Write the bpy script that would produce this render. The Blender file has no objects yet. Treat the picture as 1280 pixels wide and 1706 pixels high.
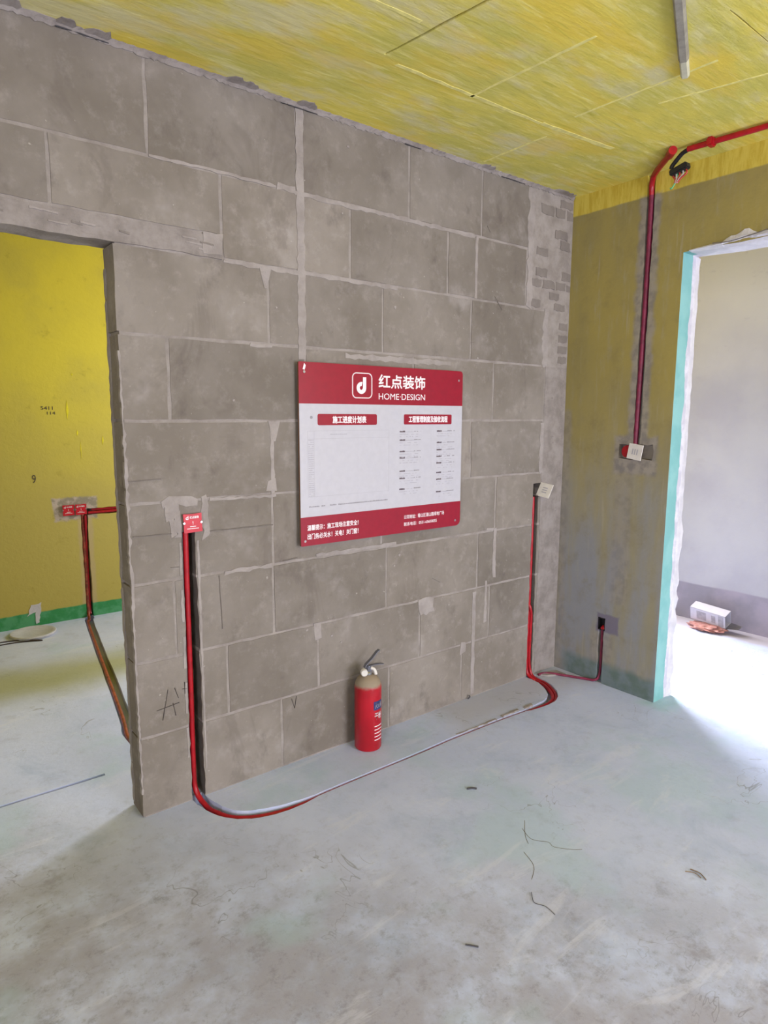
import bpy, bmesh, math, random
from mathutils import Vector, Matrix
from mathutils.geometry import delaunay_2d_cdt
random.seed(7)
S = bpy.context.scene
COL = S.collection
PI = math.pi

# ------------------------------------------------------------------ camera
cd = bpy.data.cameras.new('camera'); cam = bpy.data.objects.new('camera', cd); COL.objects.link(cam)
S.camera = cam
YAW, PIT, ROL = math.radians(38.215), math.radians(-8.373), math.radians(0.2)
fw = Vector((math.sin(YAW)*math.cos(PIT), math.cos(YAW)*math.cos(PIT), math.sin(PIT)))
r0 = Vector((math.cos(YAW), -math.sin(YAW), 0)); u0 = r0.cross(fw)
rr = r0*math.cos(ROL) + u0*math.sin(ROL); uu = -r0*math.sin(ROL) + u0*math.cos(ROL)
m3 = Matrix((rr, uu, -fw)).transposed()
cam.matrix_world = Matrix.Translation((-3.2935, -2.4367, 1.5655)) @ m3.to_4x4()
cd.sensor_fit = 'HORIZONTAL'; cd.sensor_width = 36; cd.lens = 36*1088.45/1280
cd.clip_start = 0.05; cd.clip_end = 60

# ------------------------------------------------------------------ world, light, exposure
w = bpy.data.worlds.new('sky'); S.world = w; w.use_nodes = True
w.node_tree.nodes['Background'].inputs[0].default_value = (0.84, 0.88, 1.0, 1)
w.node_tree.nodes['Background'].inputs[1].default_value = 1.2

def area(name, loc, rot, sx, sy, power, col):
    d = bpy.data.lights.new(name, 'AREA'); d.shape = 'RECTANGLE'; d.size = sx; d.size_y = sy
    d.energy = power; d.color = col
    o = bpy.data.objects.new(name, d); o.location = loc; o.rotation_euler = rot; COL.objects.link(o); return o
# daylight entering by the window openings, plus one added side fill (all outside the frame)
area('daylight_main_room', (-1.15, -5.58, 1.35), (PI/2, 0, 0), 2.1, 2.3, 250, (0.90, 0.90, 1.06))
area('daylight_right_room', (1.25, 1.40, 1.75), Vector((-1.7, -2.6, -1.6)).to_track_quat('-Z', 'Y').to_euler(), 1.5, 2.0, 185, (0.93, 0.93, 1.03)).data.spread = math.radians(110)
area('daylight_right_room_front', (0.91, -4.56, 1.3), (PI/2, 0, 0), 1.3, 2.0, 28, (0.92, 0.92, 1.04))
area('daylight_left_room', (0.30, 1.85, 1.65), (0, PI/2, 0), 1.5, 1.5, 96, (0.97, 0.96, 1.0))
area('added_side_fill', (-5.16, -3.2, 1.5), (0, -PI/2, 0), 1.6, 1.3, 112, (0.90, 0.91, 1.05))  # fill lamp added to brighten the door jamb and left floor

S.view_settings.view_transform = 'Standard'; S.view_settings.look = 'None'
S.view_settings.gamma = 1.0; S.view_settings.use_curve_mapping = False
S.view_settings.exposure = 0.0
S.cycles.use_denoising = True
S.cycles.max_bounces = 10; S.cycles.diffuse_bounces = 7

# ------------------------------------------------------------------ material helpers
def lin(c):
    return tuple(((v/255)/12.92 if v/255 <= .04045 else ((v/255+.055)/1.055)**2.4) for v in c) + (1,)

class NT:
    def __init__(s, name, rough=.85, metal=0, spec=.3):
        s.m = bpy.data.materials.new(name); s.m.use_nodes = True
        s.t = s.m.node_tree; s.b = s.t.nodes['Principled BSDF']
        s.b.inputs['Roughness'].default_value = rough; s.b.inputs['Metallic'].default_value = metal
        s.b.inputs['Specular IOR Level'].default_value = spec
        g = s.n('ShaderNodeNewGeometry'); s.P = g.outputs['Position']
        sp = s.n('ShaderNodeSeparateXYZ'); s.l(s.P, sp.inputs[0]); s.X, s.Y, s.Z = sp.outputs
        oi = s.n('ShaderNodeObjectInfo'); s.R = oi.outputs['Random']
    def n(s, t): return s.t.nodes.new(t)
    def l(s, a, b): s.t.links.new(a, b)
    def put(s, v, sock):
        if isinstance(v, (int, float)): sock.default_value = v
        elif isinstance(v, tuple): sock.default_value = v
        else: s.l(v, sock)
    def math(s, op, a, b=0.0, c=None, clamp=False):
        n = s.n('ShaderNodeMath'); n.operation = op; n.use_clamp = clamp
        s.put(a, n.inputs[0]); s.put(b, n.inputs[1])
        if c is not None: s.put(c, n.inputs[2])
        return n.outputs[0]
    def noise(s, scale, detail=4, rough=.55, stretch=None, rotz=0, dist=0, off=(0, 0, 0)):
        mp = s.n('ShaderNodeMapping'); s.l(s.P, mp.inputs['Vector'])
        mp.inputs['Location'].default_value = off
        mp.inputs['Rotation'].default_value = (0, 0, rotz)
        if stretch: mp.inputs['Scale'].default_value = stretch
        n = s.n('ShaderNodeTexNoise'); s.l(mp.outputs[0], n.inputs['Vector'])
        n.inputs['Scale'].default_value = scale; n.inputs['Detail'].default_value = detail
        n.inputs['Roughness'].default_value = rough; n.inputs['Distortion'].default_value = dist
        return n.outputs[0]
    def ramp(s, v, a, b):
        n = s.n('ShaderNodeMapRange'); n.interpolation_type = 'SMOOTHSTEP'; s.l(v, n.inputs[0])
        n.inputs[1].default_value = a; n.inputs[2].default_value = b
        return n.outputs[0]
    def mix(s, f, a, b, mode='MIX'):
        n = s.n('ShaderNodeMix'); n.data_type = 'RGBA'; n.blend_type = mode
        s.put(f, n.inputs['Factor']); s.put(a, n.inputs['A']); s.put(b, n.inputs['B'])
        return n.outputs['Result']
    def rect(s, A, B, a0, a1, b0, b1, soft=.01, wob=.02, ns=14):
        """1 inside a ragged rectangle of coordinates A, B"""
        nz = s.math('MULTIPLY', s.math('SUBTRACT', s.noise(ns, 3), .5), wob*2)
        A2 = s.math('ADD', A, nz); B2 = s.math('SUBTRACT', B, nz)
        da = s.math('SUBTRACT', (a1-a0)/2, s.math('ABSOLUTE', s.math('SUBTRACT', A2, (a0+a1)/2)))
        db = s.math('SUBTRACT', (b1-b0)/2, s.math('ABSOLUTE', s.math('SUBTRACT', B2, (b0+b1)/2)))
        return s.ramp(s.math('MINIMUM', da, db), -soft, soft)
    def col(s, c): s.put(c, s.b.inputs['Base Color'])
    def bump(s, h, strength=.3, dist=.01):
        n = s.n('ShaderNodeBump'); n.inputs['Strength'].default_value = strength; n.inputs['Distance'].default_value = dist
        s.l(h, n.inputs['Height']); s.l(n.outputs[0], s.b.inputs['Normal'])

def plain(name, c, rough=.5, metal=0, spec=.4, var=.08):
    t = NT(name, rough, metal, spec)
    n = t.ramp(t.noise(30, 3), .3, .7)
    d = tuple(int(v*(1-var)) for v in c)
    t.col(t.mix(n, lin(c), lin(d))); return t.m

def m_block():
    t = NT('aerated_block', .92, spec=.12)
    a = t.ramp(t.noise(2.3, 6, .6, off=(3, 1, 2)), .32, .7)
    c = t.mix(a, lin((120, 112, 102)), lin((140, 132, 123)))
    b = t.ramp(t.noise(7, 5, .65, stretch=(1, 1, .7), off=(9, 4, 1)), .55, .75)
    c = t.mix(t.math('MULTIPLY', b, .6), c, lin((100, 91, 85)))
    g = t.ramp(t.noise(4.5, 4, .6, off=(1, 7, 5)), .56, .8)
    c = t.mix(t.math('MULTIPLY', g, .5), c, lin((168, 161, 156)))
    q = t.ramp(t.noise(14, 5, .7, off=(4, 4, 4)), .5, .72)
    c = t.mix(t.math('MULTIPLY', q, .28), c, lin((172, 165, 158)))
    q2 = t.ramp(t.noise(3.2, 5, .7, stretch=(1, 1, .6), off=(14, 4, 9), dist=.8), .56, .66)
    c = t.mix(t.math('MULTIPLY', q2, .34), c, lin((104, 95, 88)))
    s = t.ramp(t.noise(55, 2, .5), .72, .78)
    c = t.mix(t.math('MULTIPLY', s, .5), c, lin((196, 190, 180)))
    k = t.math('ADD', .88, t.math('MULTIPLY', t.R, .2))
    v = t.n('ShaderNodeHueSaturation'); t.put(c, v.inputs['Color']); t.put(k, v.inputs['Value'])
    t.col(v.outputs[0]); t.bump(t.noise(90, 5, .7), .35, .004); return t.m

def m_mortar(name='mortar', c1=(156, 148, 141), c2=(134, 126, 119), dark=.35):
    t = NT(name, .95, spec=.1)
    a = t.ramp(t.noise(9, 6, .65), .35, .68)
    c = t.mix(a, lin(c1), lin(c2))
    b = t.ramp(t.noise(26, 4, .7, stretch=(.5, 1, 1.6)), .6, .75)
    c = t.mix(t.math('MULTIPLY', b, dark), c, lin((104, 98, 92)))
    t.col(c); t.bump(t.noise(60, 5, .7), .5, .006); return t.m

def m_ceiling():
    t = NT('yellow_ceiling_paint', .8, spec=.2)
    base = t.ramp(t.noise(2.0, 5, .55, stretch=(1, 1.8, 1), rotz=.3), .38, .62)
    c = t.mix(base, lin((218, 202, 92)), lin((198, 190, 96)))
    st = t.ramp(t.noise(9, 5, .7, stretch=(.5, 2.8, 1), rotz=.10, dist=.3), .48, .7)
    c = t.mix(t.math('MULTIPLY', st, .62), c, lin((230, 222, 152)))
    st2 = t.ramp(t.noise(7, 5, .65, stretch=(.5, 3.2, 1), rotz=-.35, off=(4, 2, 0)), .56, .74)
    c = t.mix(t.math('MULTIPLY', st2, .6), c, lin((172, 168, 58)))
    gr = t.ramp(t.noise(2.6, 5, .6, stretch=(.8, 1.6, 1), off=(8, 3, 0)), .5, .66)
    c = t.mix(t.math('MULTIPLY', gr, .72), c, lin((206, 200, 160)))
    og = t.ramp(t.noise(2.2, 4, .6, stretch=(.7, 1.7, 1), rotz=.2, off=(1, 9, 0)), .5, .64)
    c = t.mix(t.math('MULTIPLY', og, .5), c, lin((222, 192, 70)))
    fs = t.ramp(t.noise(16, 5, .7, stretch=(.35, 3.4, 1), rotz=-.22, off=(3, 3, 0)), .5, .7)
    c = t.mix(t.math('MULTIPLY', fs, .4), c, lin((176, 170, 66)))
    fs = t.ramp(t.noise(12, 5, .7, stretch=(.4, 3.0, 1), rotz=.55, off=(6, 3, 0)), .55, .72)
    c = t.mix(t.math('MULTIPLY', fs, .5), c, lin((234, 228, 150)))
    t.col(c); t.bump(t.noise(14, 6, .7, stretch=(.6, 2.4, 1)), .35, .012); return t.m

def m_yellow_wall():
    t = NT('yellow_far_wall_paint', .85, spec=.2)
    a = t.ramp(t.noise(1.6, 5, .6), .35, .68)
    c = t.mix(a, lin((216, 200, 70)), lin((198, 184, 78)))
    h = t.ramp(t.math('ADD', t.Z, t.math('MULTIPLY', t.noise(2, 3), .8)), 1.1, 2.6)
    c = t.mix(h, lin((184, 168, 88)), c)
    b = t.ramp(t.noise(11, 5, .7), .6, .78)
    c = t.mix(t.math('MULTIPLY', b, .4), c, lin((140, 124, 46)))
    p = t.rect(t.X, t.Z, -2.25, -1.94, .775, .945, .012, .03, 18)
    c = t.mix(p, c, t.mix(t.ramp(t.noise(20, 4), .4, .6), lin((146, 138, 120)), lin((188, 172, 158))))
    q = t.rect(t.X, t.Z, -2.085, -1.98, -.1, .8, .012, .012, 14)
    c = t.mix(t.math('MULTIPLY', q, .55), c, lin((186, 164, 132)))
    e = t.math('ADD', t.Z, t.math('MULTIPLY', t.math('SUBTRACT', t.noise(6, 4), .5), .035))
    g = t.ramp(e, .108, .098)
    gc = t.mix(t.ramp(t.noise(12, 4), .4, .62), lin((62, 142, 84)), lin((88, 160, 112)))
    c = t.mix(g, c, gc)
    t.col(c); t.bump(t.noise(20, 5, .7), .25, .008); return t.m

def m_right_wall():
    t = NT('olive_painted_concrete', .88, spec=.15)
    a = t.ramp(t.noise(1.8, 5, .6, stretch=(1, 1.6, .7)), .35, .68)
    c = t.mix(a, lin((156, 141, 80)), lin((143, 131, 84)))
    # greyer towards the floor
    lo = t.ramp(t.math('ADD', t.Z, t.math('MULTIPLY', t.noise(2.4, 4), 1.0)), 2.4, 1.1)
    vb = t.math('ADD', .45, t.math('MULTIPLY', t.ramp(t.noise(3.4, 4, .6, stretch=(1, 1.6, .25), off=(7, 7, 0)), .4, .62), .5))
    c = t.mix(t.math('MULTIPLY', lo, vb), c, lin((138, 140, 146)))
    sm = t.ramp(t.noise(5, 5, .65, stretch=(1, 3.2, .7), off=(2, 2, 2)), .52, .74)
    c = t.mix(t.math('MULTIPLY', sm, .4), c, lin((158, 152, 132)))
    vs = t.ramp(t.noise(9, 4, .6, stretch=(1, 4, .25), off=(5, 1, 0)), .6, .72)
    c = t.mix(t.math('MULTIPLY', vs, .35), c, lin((168, 160, 142)))
    mo = t.ramp(t.noise(7, 5, .7, off=(3, 6, 1)), .48, .72)
    c = t.mix(t.math('MULTIPLY', mo, .35), c, lin((124, 112, 74)))
    # yellow band under the ceiling
    zz = t.math('ADD', t.Z, t.math('MULTIPLY', t.math('SUBTRACT', t.noise(9, 3), .5), .012))
    yb = t.ramp(zz, 2.690, 2.700)
    yc = t.mix(t.ramp(t.noise(8, 5, .7, stretch=(1, 4, .6)), .4, .65), lin((204, 184, 82)), lin((186, 162, 60)))
    c = t.mix(yb, c, yc)
    # grey render beside the chase and round the boxes
    ga = t.mix(t.ramp(t.noise(16, 4), .4, .62), lin((150, 142, 132)), lin((126, 120, 116)))
    for (y0, y1, z0, z1, k) in ((-.535, -.42, 1.45, 2.70, .85), (-.60, -.345, 1.25, 1.46, .9),
                                (-.47, -.36, .50, 1.30, .45), (-.40, -.25, -.1, .30, .55), (-.05, .02, -.1, 1.6, .5)):
        c = t.mix(t.math('MULTIPLY', t.rect(t.Y, t.Z, y0, y1, z0, z1, .015, .022), k), c, ga)
    c = t.mix(t.rect(t.Y, t.Z, -.43, -.29, .315, .425, .008, .015), c, lin((116, 110, 124)))
    # green-blue band at the foot
    e = t.math('ADD', t.Z, t.math('MULTIPLY', t.math('SUBTRACT', t.noise(4, 4), .5), .12))
    g = t.math('MULTIPLY', t.ramp(e, .15, .10), t.ramp(t.Y, -.03, -.12))
    gc = t.mix(t.ramp(t.noise(10, 5), .38, .62), lin((88, 108, 102)), lin((108, 124, 128)))
    c = t.mix(t.math('MULTIPLY', g, .85), c, gc)
    # door reveal: turquoise then white
    rv = t.math('MULTIPLY', t.ramp(t.X, .0005, .0015), t.ramp(t.Y, -.655, -.665))
    ed = t.math('ADD', t.X, t.math('MULTIPLY', t.math('SUBTRACT', t.noise(8, 4), .5), .05))
    wh = t.mix(t.ramp(t.noise(12, 4), .4, .6), lin((212, 208, 214)), lin((190, 186, 194)))
    tq = t.mix(t.ramp(t.noise(7, 4), .4, .6), lin((118, 168, 164)), lin((130, 177, 172)))
    rc = t.mix(t.math('MAXIMUM', t.ramp(ed, .098, .106), t.math('MULTIPLY', t.ramp(t.Z, 2.36, 2.375), t.ramp(t.Y, -.69, -.72))), tq, wh)
    c = t.mix(rv, c, rc)
    t.col(c); t.bump(t.noise(24, 5, .7), .3, .006); return t.m

def m_floor():
    t = NT('cement_screed', .55, spec=.35)
    a = t.ramp(t.noise(1.1, 6, .6), .3, .7)
    c = t.mix(a, lin((182, 192, 220)), lin((198, 206, 232)))
    b = t.ramp(t.noise(2.6, 6, .7, off=(5, 2, 0), dist=.6), .5, .72)
    c = t.mix(t.math('MULTIPLY', b, .55), c, lin((158, 174, 202)))
    g = t.ramp(t.noise(5, 6, .75, off=(2, 8, 0)), .54, .7)
    near = t.ramp(t.math('ADD', t.X, t.Y), -2.2, -3.6)
    c = t.mix(t.math('MULTIPLY', g, t.math('ADD', .22, t.math('MULTIPLY', near, .5))), c, lin((122, 122, 132)))
    sp = t.ramp(t.noise(70, 3, .7), .66, .73)
    c = t.mix(t.math('MULTIPLY', sp, t.math('ADD', .12, t.math('MULTIPLY', near, .45))), c, lin((96, 90, 86)))
    c = t.mix(t.math('MULTIPLY', t.math('MULTIPLY', near, t.ramp(t.noise(3.4, 5, .65, off=(2, 2, 0)), .3, .6)), .75), c, lin((150, 145, 152)))
    f2 = t.ramp(t.noise(22, 6, .8, off=(1, 1, 0)), .5, .68)
    c = t.mix(t.math('MULTIPLY', f2, t.math('ADD', .12, t.math('MULTIPLY', near, .4))), c, lin((126, 124, 130)))
    te = t.ramp(t.noise(1.5, 4, .6, off=(11, 4, 0)), .52, .66)
    c = t.mix(t.math('MULTIPLY', te, .4), c, lin((164, 192, 200)))
    wv = t.ramp(t.noise(4, 6, .7, stretch=(.5, 2, 1), rotz=.7, dist=.7), .56, .66)
    c = t.mix(t.math('MULTIPLY', wv, .3), c, lin((214, 216, 228)))
    # plain strip of screed between the wall and the pipe groove
    st = t.rect(t.X, t.Y, -1.05, .05, -.26, .06, .13, .05, 5)
    c = t.mix(t.math('MULTIPLY', st, .55), c, lin((172, 166, 164)))
    # olive band across the left room floor, brown dust along the far right room wall, turquoise drips at the door
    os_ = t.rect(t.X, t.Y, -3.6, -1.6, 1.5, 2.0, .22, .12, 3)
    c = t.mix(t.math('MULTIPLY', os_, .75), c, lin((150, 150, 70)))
    br = t.rect(t.X, t.Y, 1.44, 1.8, -3, .8, .05, .05, 5)
    c = t.mix(t.math('MULTIPLY', br, .5), c, lin((176, 150, 128)))
    tq = t.rect(t.X, t.Y, -.06, .2, -.78, -.62, .05, .05, 9)
    c = t.mix(t.math('MULTIPLY', tq, .45), c, lin((140, 190, 184)))
    cr = t.noise(1.7, 4, .6, dist=1.4, off=(7, 3, 0))
    line = t.ramp(t.math('ABSOLUTE', t.math('SUBTRACT', cr, .5)), .0035, .0)
    gate = t.ramp(t.noise(1.3, 2, off=(3, 5, 0)), .52, .6)
    c = t.mix(t.math('MULTIPLY', t.math('MULTIPLY', line, gate), .5), c, lin((104, 100, 100)))
    t.col(c)
    rg = t.math('ADD', .44, t.math('MULTIPLY', t.noise(4, 4), .3)); t.l(rg, t.b.inputs['Roughness'])
    t.bump(t.noise(30, 7, .7), .28, .006); return t.m

def m_pale_wall():
    t = NT('pale_plaster', .9, spec=.15)
    a = t.ramp(t.noise(1.7, 5, .6), .35, .68)
    c = t.mix(a, lin((176, 175, 181)), lin((165, 163, 173)))
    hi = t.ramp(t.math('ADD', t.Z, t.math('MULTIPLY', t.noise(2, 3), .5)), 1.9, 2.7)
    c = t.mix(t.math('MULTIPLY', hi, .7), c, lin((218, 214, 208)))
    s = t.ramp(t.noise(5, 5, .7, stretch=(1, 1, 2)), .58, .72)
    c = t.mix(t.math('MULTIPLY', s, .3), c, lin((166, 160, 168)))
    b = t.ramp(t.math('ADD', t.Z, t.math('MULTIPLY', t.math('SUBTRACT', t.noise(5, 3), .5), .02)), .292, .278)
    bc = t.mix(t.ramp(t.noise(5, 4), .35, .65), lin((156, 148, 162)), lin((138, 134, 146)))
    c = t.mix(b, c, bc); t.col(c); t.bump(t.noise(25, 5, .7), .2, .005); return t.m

M = dict(
    block=m_block(), mortar=m_mortar(), ceiling=m_ceiling(), yellow=m_yellow_wall(), right=m_right_wall(),
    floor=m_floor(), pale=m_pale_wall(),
    smear=m_mortar('pale_mortar_smear', (160, 152, 146), (142, 134, 128), .3),
    lintel=m_mortar('lintel_concrete', (150, 142, 136), (126, 118, 112), .55),
    brick=m_mortar('grey_brick', (132, 124, 117), (120, 112, 106), .2),
    ridge=plain('yellow_seam', (232, 222, 136), .8, var=.1),
    white=m_mortar('white_plaster', (214, 210, 212), (196, 192, 196), .08),
    red=plain('red_conduit_plastic', (172, 20, 32), .32, var=.14),
    dull=plain('dusty_magenta_conduit_plastic', (128, 36, 66), .5, var=.2),
    brown=plain('scuffed_orange_red_conduit_plastic', (160, 74, 52), .35, var=.35),
    dark=plain('black_rubber', (34, 32, 34), .5), darkcable=plain('dark_cable', (62, 50, 50), .6),
    coverred=plain('red_cover_plastic', (196, 26, 40), .4, var=.06),
    signred=plain('sign_red_print', (146, 16, 40), .34, spec=.5, var=.05),
    signwhite=plain('sign_white_print', (186, 184, 189), .35, spec=.5, var=.02),
    ink=plain('white_ink', (236, 226, 226), .5, var=.02), blackink=plain('dark_ink', (84, 66, 72), .6),
    greyink=plain('pale_grey_ink', (168, 165, 170), .6, var=.02), midink=plain('grey_ink', (152, 148, 152), .6),
    edge=plain('board_edge', (120, 86, 60), .6), steel=plain('nail_steel', (190, 186, 184), .3, .8),
    lever=plain('dark_steel', (118, 118, 128), .45, .5), chrome=plain('chrome', (200, 200, 204), .25, .9),
    plate=plain('white_cover_plastic', (214, 208, 200), .45, var=.04), blue=plain('blue_label', (52, 56, 104), .5),
    pvc=plain('white_pvc', (190, 190, 196), .5, var=.06), grey=plain('grey_plastic', (150, 146, 134), .5, var=.14),
    paleend=plain('pale_plastic_end', (204, 202, 176), .5), pencil=plain('pencil_grey', (70, 62, 58), .8),
    chalkline=plain('soft_pencil_grey', (112, 104, 97), .9),
    paintdrop=plain('bright_yellow_paint', (236, 222, 40), .5), carton=plain('white_card', (196, 192, 200), .7, var=.03),
    cardgrey=plain('grey_print', (166, 162, 168), .7, var=.12), bag=plain('orange_red_film', (196, 138, 128), .4, var=.2),
    straw=plain('straw', (130, 108, 84), .8), chip=plain('dark_chip', (70, 68, 70), .7),
    wirered=plain('red_wire', (180, 60, 50), .5), wirewhite=plain('white_wire', (204, 196, 190), .5),
    wiregreen=plain('green_wire', (96, 176, 120), .5), frame=plain('window_aluminium', (90, 92, 96), .4, .5),
)
def m_cyl():
    t = NT('red_extinguisher_paint', .32, spec=.5)
    n = t.math('ADD', t.Z, t.math('MULTIPLY', t.noise(30, 4), .03))
    c = t.mix(t.ramp(t.noise(9, 3), .3, .7), lin((176, 16, 34)), lin((156, 12, 28)))
    d = t.ramp(n, .318, .338)
    c = t.mix(t.math('MULTIPLY', d, .9), c, lin((140, 134, 112))); t.col(c)
    t.l(t.math('ADD', .3, t.math('MULTIPLY', d, .5)), t.b.inputs['Roughness']); return t.m
M['cyl'] = m_cyl()

# ------------------------------------------------------------------ geometry helpers
def link(name, me, mat, parent=None, smooth=False):
    o = bpy.data.objects.new(name, me); COL.objects.link(o)
    if mat: me.materials.append(mat)
    if smooth:
        for p in me.polygons: p.use_smooth = True
    if parent:
        o.parent = parent
    return o
def from_bm(name, bm, mat, parent=None, smooth=False):
    bmesh.ops.recalc_face_normals(bm, faces=bm.faces)
    me = bpy.data.meshes.new(name); bm.to_mesh(me); bm.free()
    o = link(name, me, mat, parent, smooth)
    if smooth: me.set_sharp_from_angle(angle=math.radians(40))
    return o
def thing(name, label, cat, loc=(0, 0, 0), group=None):
    o = bpy.data.objects.new(name, None); COL.objects.link(o); o.empty_display_size = .05
    o['label'] = label; o['category'] = cat; o.location = loc
    if group: o['group'] = group
    return o
def tag(o, label, cat, group=None):
    o['label'] = label; o['category'] = cat
    if group: o['group'] = group
    return o
def local(o):
    """keep world placement of a child whose vertices are in world space"""
    p = o.parent
    if p and p.location.length > 0:
        o.matrix_parent_inverse = Matrix.Translation(-p.location)
    return o
def struct(o): o['kind'] = 'structure'; return o

def inside(pt, poly):
    x, y = pt; c = False; n = len(poly); j = n-1
    for i in range(n):
        xi, yi = poly[i]; xj, yj = poly[j]
        if (yi > y) != (yj > y) and x < (xj-xi)*(y-yi)/(yj-yi+1e-12)+xi: c = not c
        j = i
    return c
def rough(poly, step=.04, amp=.003, rnd=random):
    """subdivide a closed outline and shake its points"""
    out = []; n = len(poly)
    for i in range(n):
        a = Vector(poly[i]); b = Vector(poly[(i+1) % n]); L = (b-a).length; k = max(1, int(L/step))
        for j in range(k):
            p = a.lerp(b, j/k); out.append((p.x+rnd.uniform(-amp, amp), p.y+rnd.uniform(-amp, amp)))
    return out
def rect(a0, b0, a1, b1): return [(a0, b0), (a1, b0), (a1, b1), (a0, b1)]
def relief(outer, holes, mp, depth, thick):
    """slab with outline `outer`; inside `holes` its face is sunk by `depth`. mp(u, v, d) -> world"""
    vs = []; es = []
    for poly in [outer]+holes:
        b = len(vs); vs += [Vector(p) for p in poly]; n = len(poly)
        es += [(b+i, b+(i+1) % n) for i in range(n)]
    V, E_, F, *_ = delaunay_2d_cdt(vs, es, [], 0, 1e-6)
    tris = []
    for f in F:
        c = sum((V[i] for i in f), Vector((0, 0)))/len(f)
        if not inside(c, outer): continue
        tris.append((tuple(f), any(inside(c, h) for h in holes)))
    bm = bmesh.new(); cache = {}
    def vt(i, d):
        k = (i, round(d, 6))
        if k not in cache: cache[k] = bm.verts.new(mp(V[i].x, V[i].y, d))
        return cache[k]
    edge = {}
    for f, h in tris:
        d = depth if h else 0
        try: bm.faces.new([vt(i, d) for i in f])
        except ValueError: pass
        try: bm.faces.new([vt(i, thick) for i in reversed(f)])
        except ValueError: pass
        for i in range(len(f)): edge.setdefault(frozenset((f[i], f[(i+1) % len(f)])), []).append(d)
    for e, ds in edge.items():
        a, b = tuple(e)
        if len(ds) == 1: d0, d1 = ds[0], thick
        elif ds[0] != ds[1]: d0, d1 = ds
        else: continue
        try: bm.faces.new([vt(a, d0), vt(b, d0), vt(b, d1), vt(a, d1)])
        except ValueError: pass
    return bm
def box_bm(bm, x0, y0, z0, x1, y1, z1, bev=0):
    r = bmesh.ops.create_cube(bm, size=1)
    for v in r['verts']:
        v.co = Vector((x0+(v.co.x+.5)*(x1-x0), y0+(v.co.y+.5)*(y1-y0), z0+(v.co.z+.5)*(z1-z0)))
    if bev:
        es = list({e for v in r['verts'] for e in v.link_edges})
        bmesh.ops.bevel(bm, geom=es, offset=bev, segments=2, affect='EDGES')
    return r['verts']
def box(name, x0, y0, z0, x1, y1, z1, mat, parent=None, bev=0):
    bm = bmesh.new(); box_bm(bm, x0, y0, z0, x1, y1, z1, bev); return from_bm(name, bm, mat, parent)
def smoothpts(pts, n=6):
    P = [Vector(p) for p in pts]; out = []
    for i in range(len(P)-1):
        p0 = P[max(i-1, 0)]; p1 = P[i]; p2 = P[i+1]; p3 = P[min(i+2, len(P)-1)]
        for k in range(n):
            t = k/n
            out.append(.5*((2*p1)+(-p0+p2)*t+(2*p0-5*p1+4*p2-p3)*t*t+(-p0+3*p1-3*p2+p3)*t**3))
    out.append(P[-1]); return out
def tube_bm(bm, pts, r, seg=10, smooth=True, n=6):
    P = smoothpts(pts, n) if smooth else [Vector(p) for p in pts]
    rs = r if isinstance(r, list) else [r]*len(P)
    t0 = (P[1]-P[0]).normalized(); up = Vector((0, 0, 1)) if abs(t0.z) < .9 else Vector((1, 0, 0))
    nrm = t0.cross(up).normalized(); rings = []
    for i, p in enumerate(P):
        t = (P[min(i+1, len(P)-1)]-P[max(i-1, 0)]).normalized()
        nrm = (nrm-t*nrm.dot(t)).normalized(); b = t.cross(nrm)
        rings.append([bm.verts.new(p+rs[i]*(math.cos(a)*nrm+math.sin(a)*b)) for a in [2*PI*k/seg for k in range(seg)]])
    for A, B in zip(rings, rings[1:]):
        for k in range(seg): bm.faces.new((A[k], A[(k+1) % seg], B[(k+1) % seg], B[k]))
    bm.faces.new(rings[0]); bm.faces.new(list(reversed(rings[-1])))
def tube(name, pts, r, mat, parent=None, seg=10, smooth=True, n=6):
    bm = bmesh.new(); tube_bm(bm, pts, r, seg, smooth, n); return from_bm(name, bm, mat, parent, True)
def lathe(name, prof, c, mat, parent=None, seg=40):
    bm = bmesh.new(); rings = []
    for r, z in prof: rings.append([bm.verts.new((c[0]+r*math.cos(2*PI*k/seg), c[1]+r*math.sin(2*PI*k/seg), c[2]+z)) for k in range(seg)])
    for A, B in zip(rings, rings[1:]):
        for k in range(seg): bm.faces.new((A[k], A[(k+1) % seg], B[(k+1) % seg], B[k]))
    bm.faces.new(list(reversed(rings[0]))); bm.faces.new(rings[-1])
    return from_bm(name, bm, mat, parent, True)
def band(pts, widths):
    """closed outline of a strip following a plan polyline, one width (half) per point"""
    P = [Vector(p[:2]) for p in pts]; L = []; R_ = []
    for i, p in enumerate(P):
        t = (P[min(i+1, len(P)-1)]-P[max(i-1, 0)]).normalized(); n = Vector((-t.y, t.x))
        hw = widths[i]
        L.append(tuple(p+n*hw*random.uniform(.93, 1.1))); R_.append(tuple(p-n*hw*random.uniform(.93, 1.1)))
    return L+R_[::-1]
def flat(name, poly, mp, thick, mat, parent): # thin slab from an outline
    return from_bm(name, relief(poly, [], mp, 0, thick), mat, parent)
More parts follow.
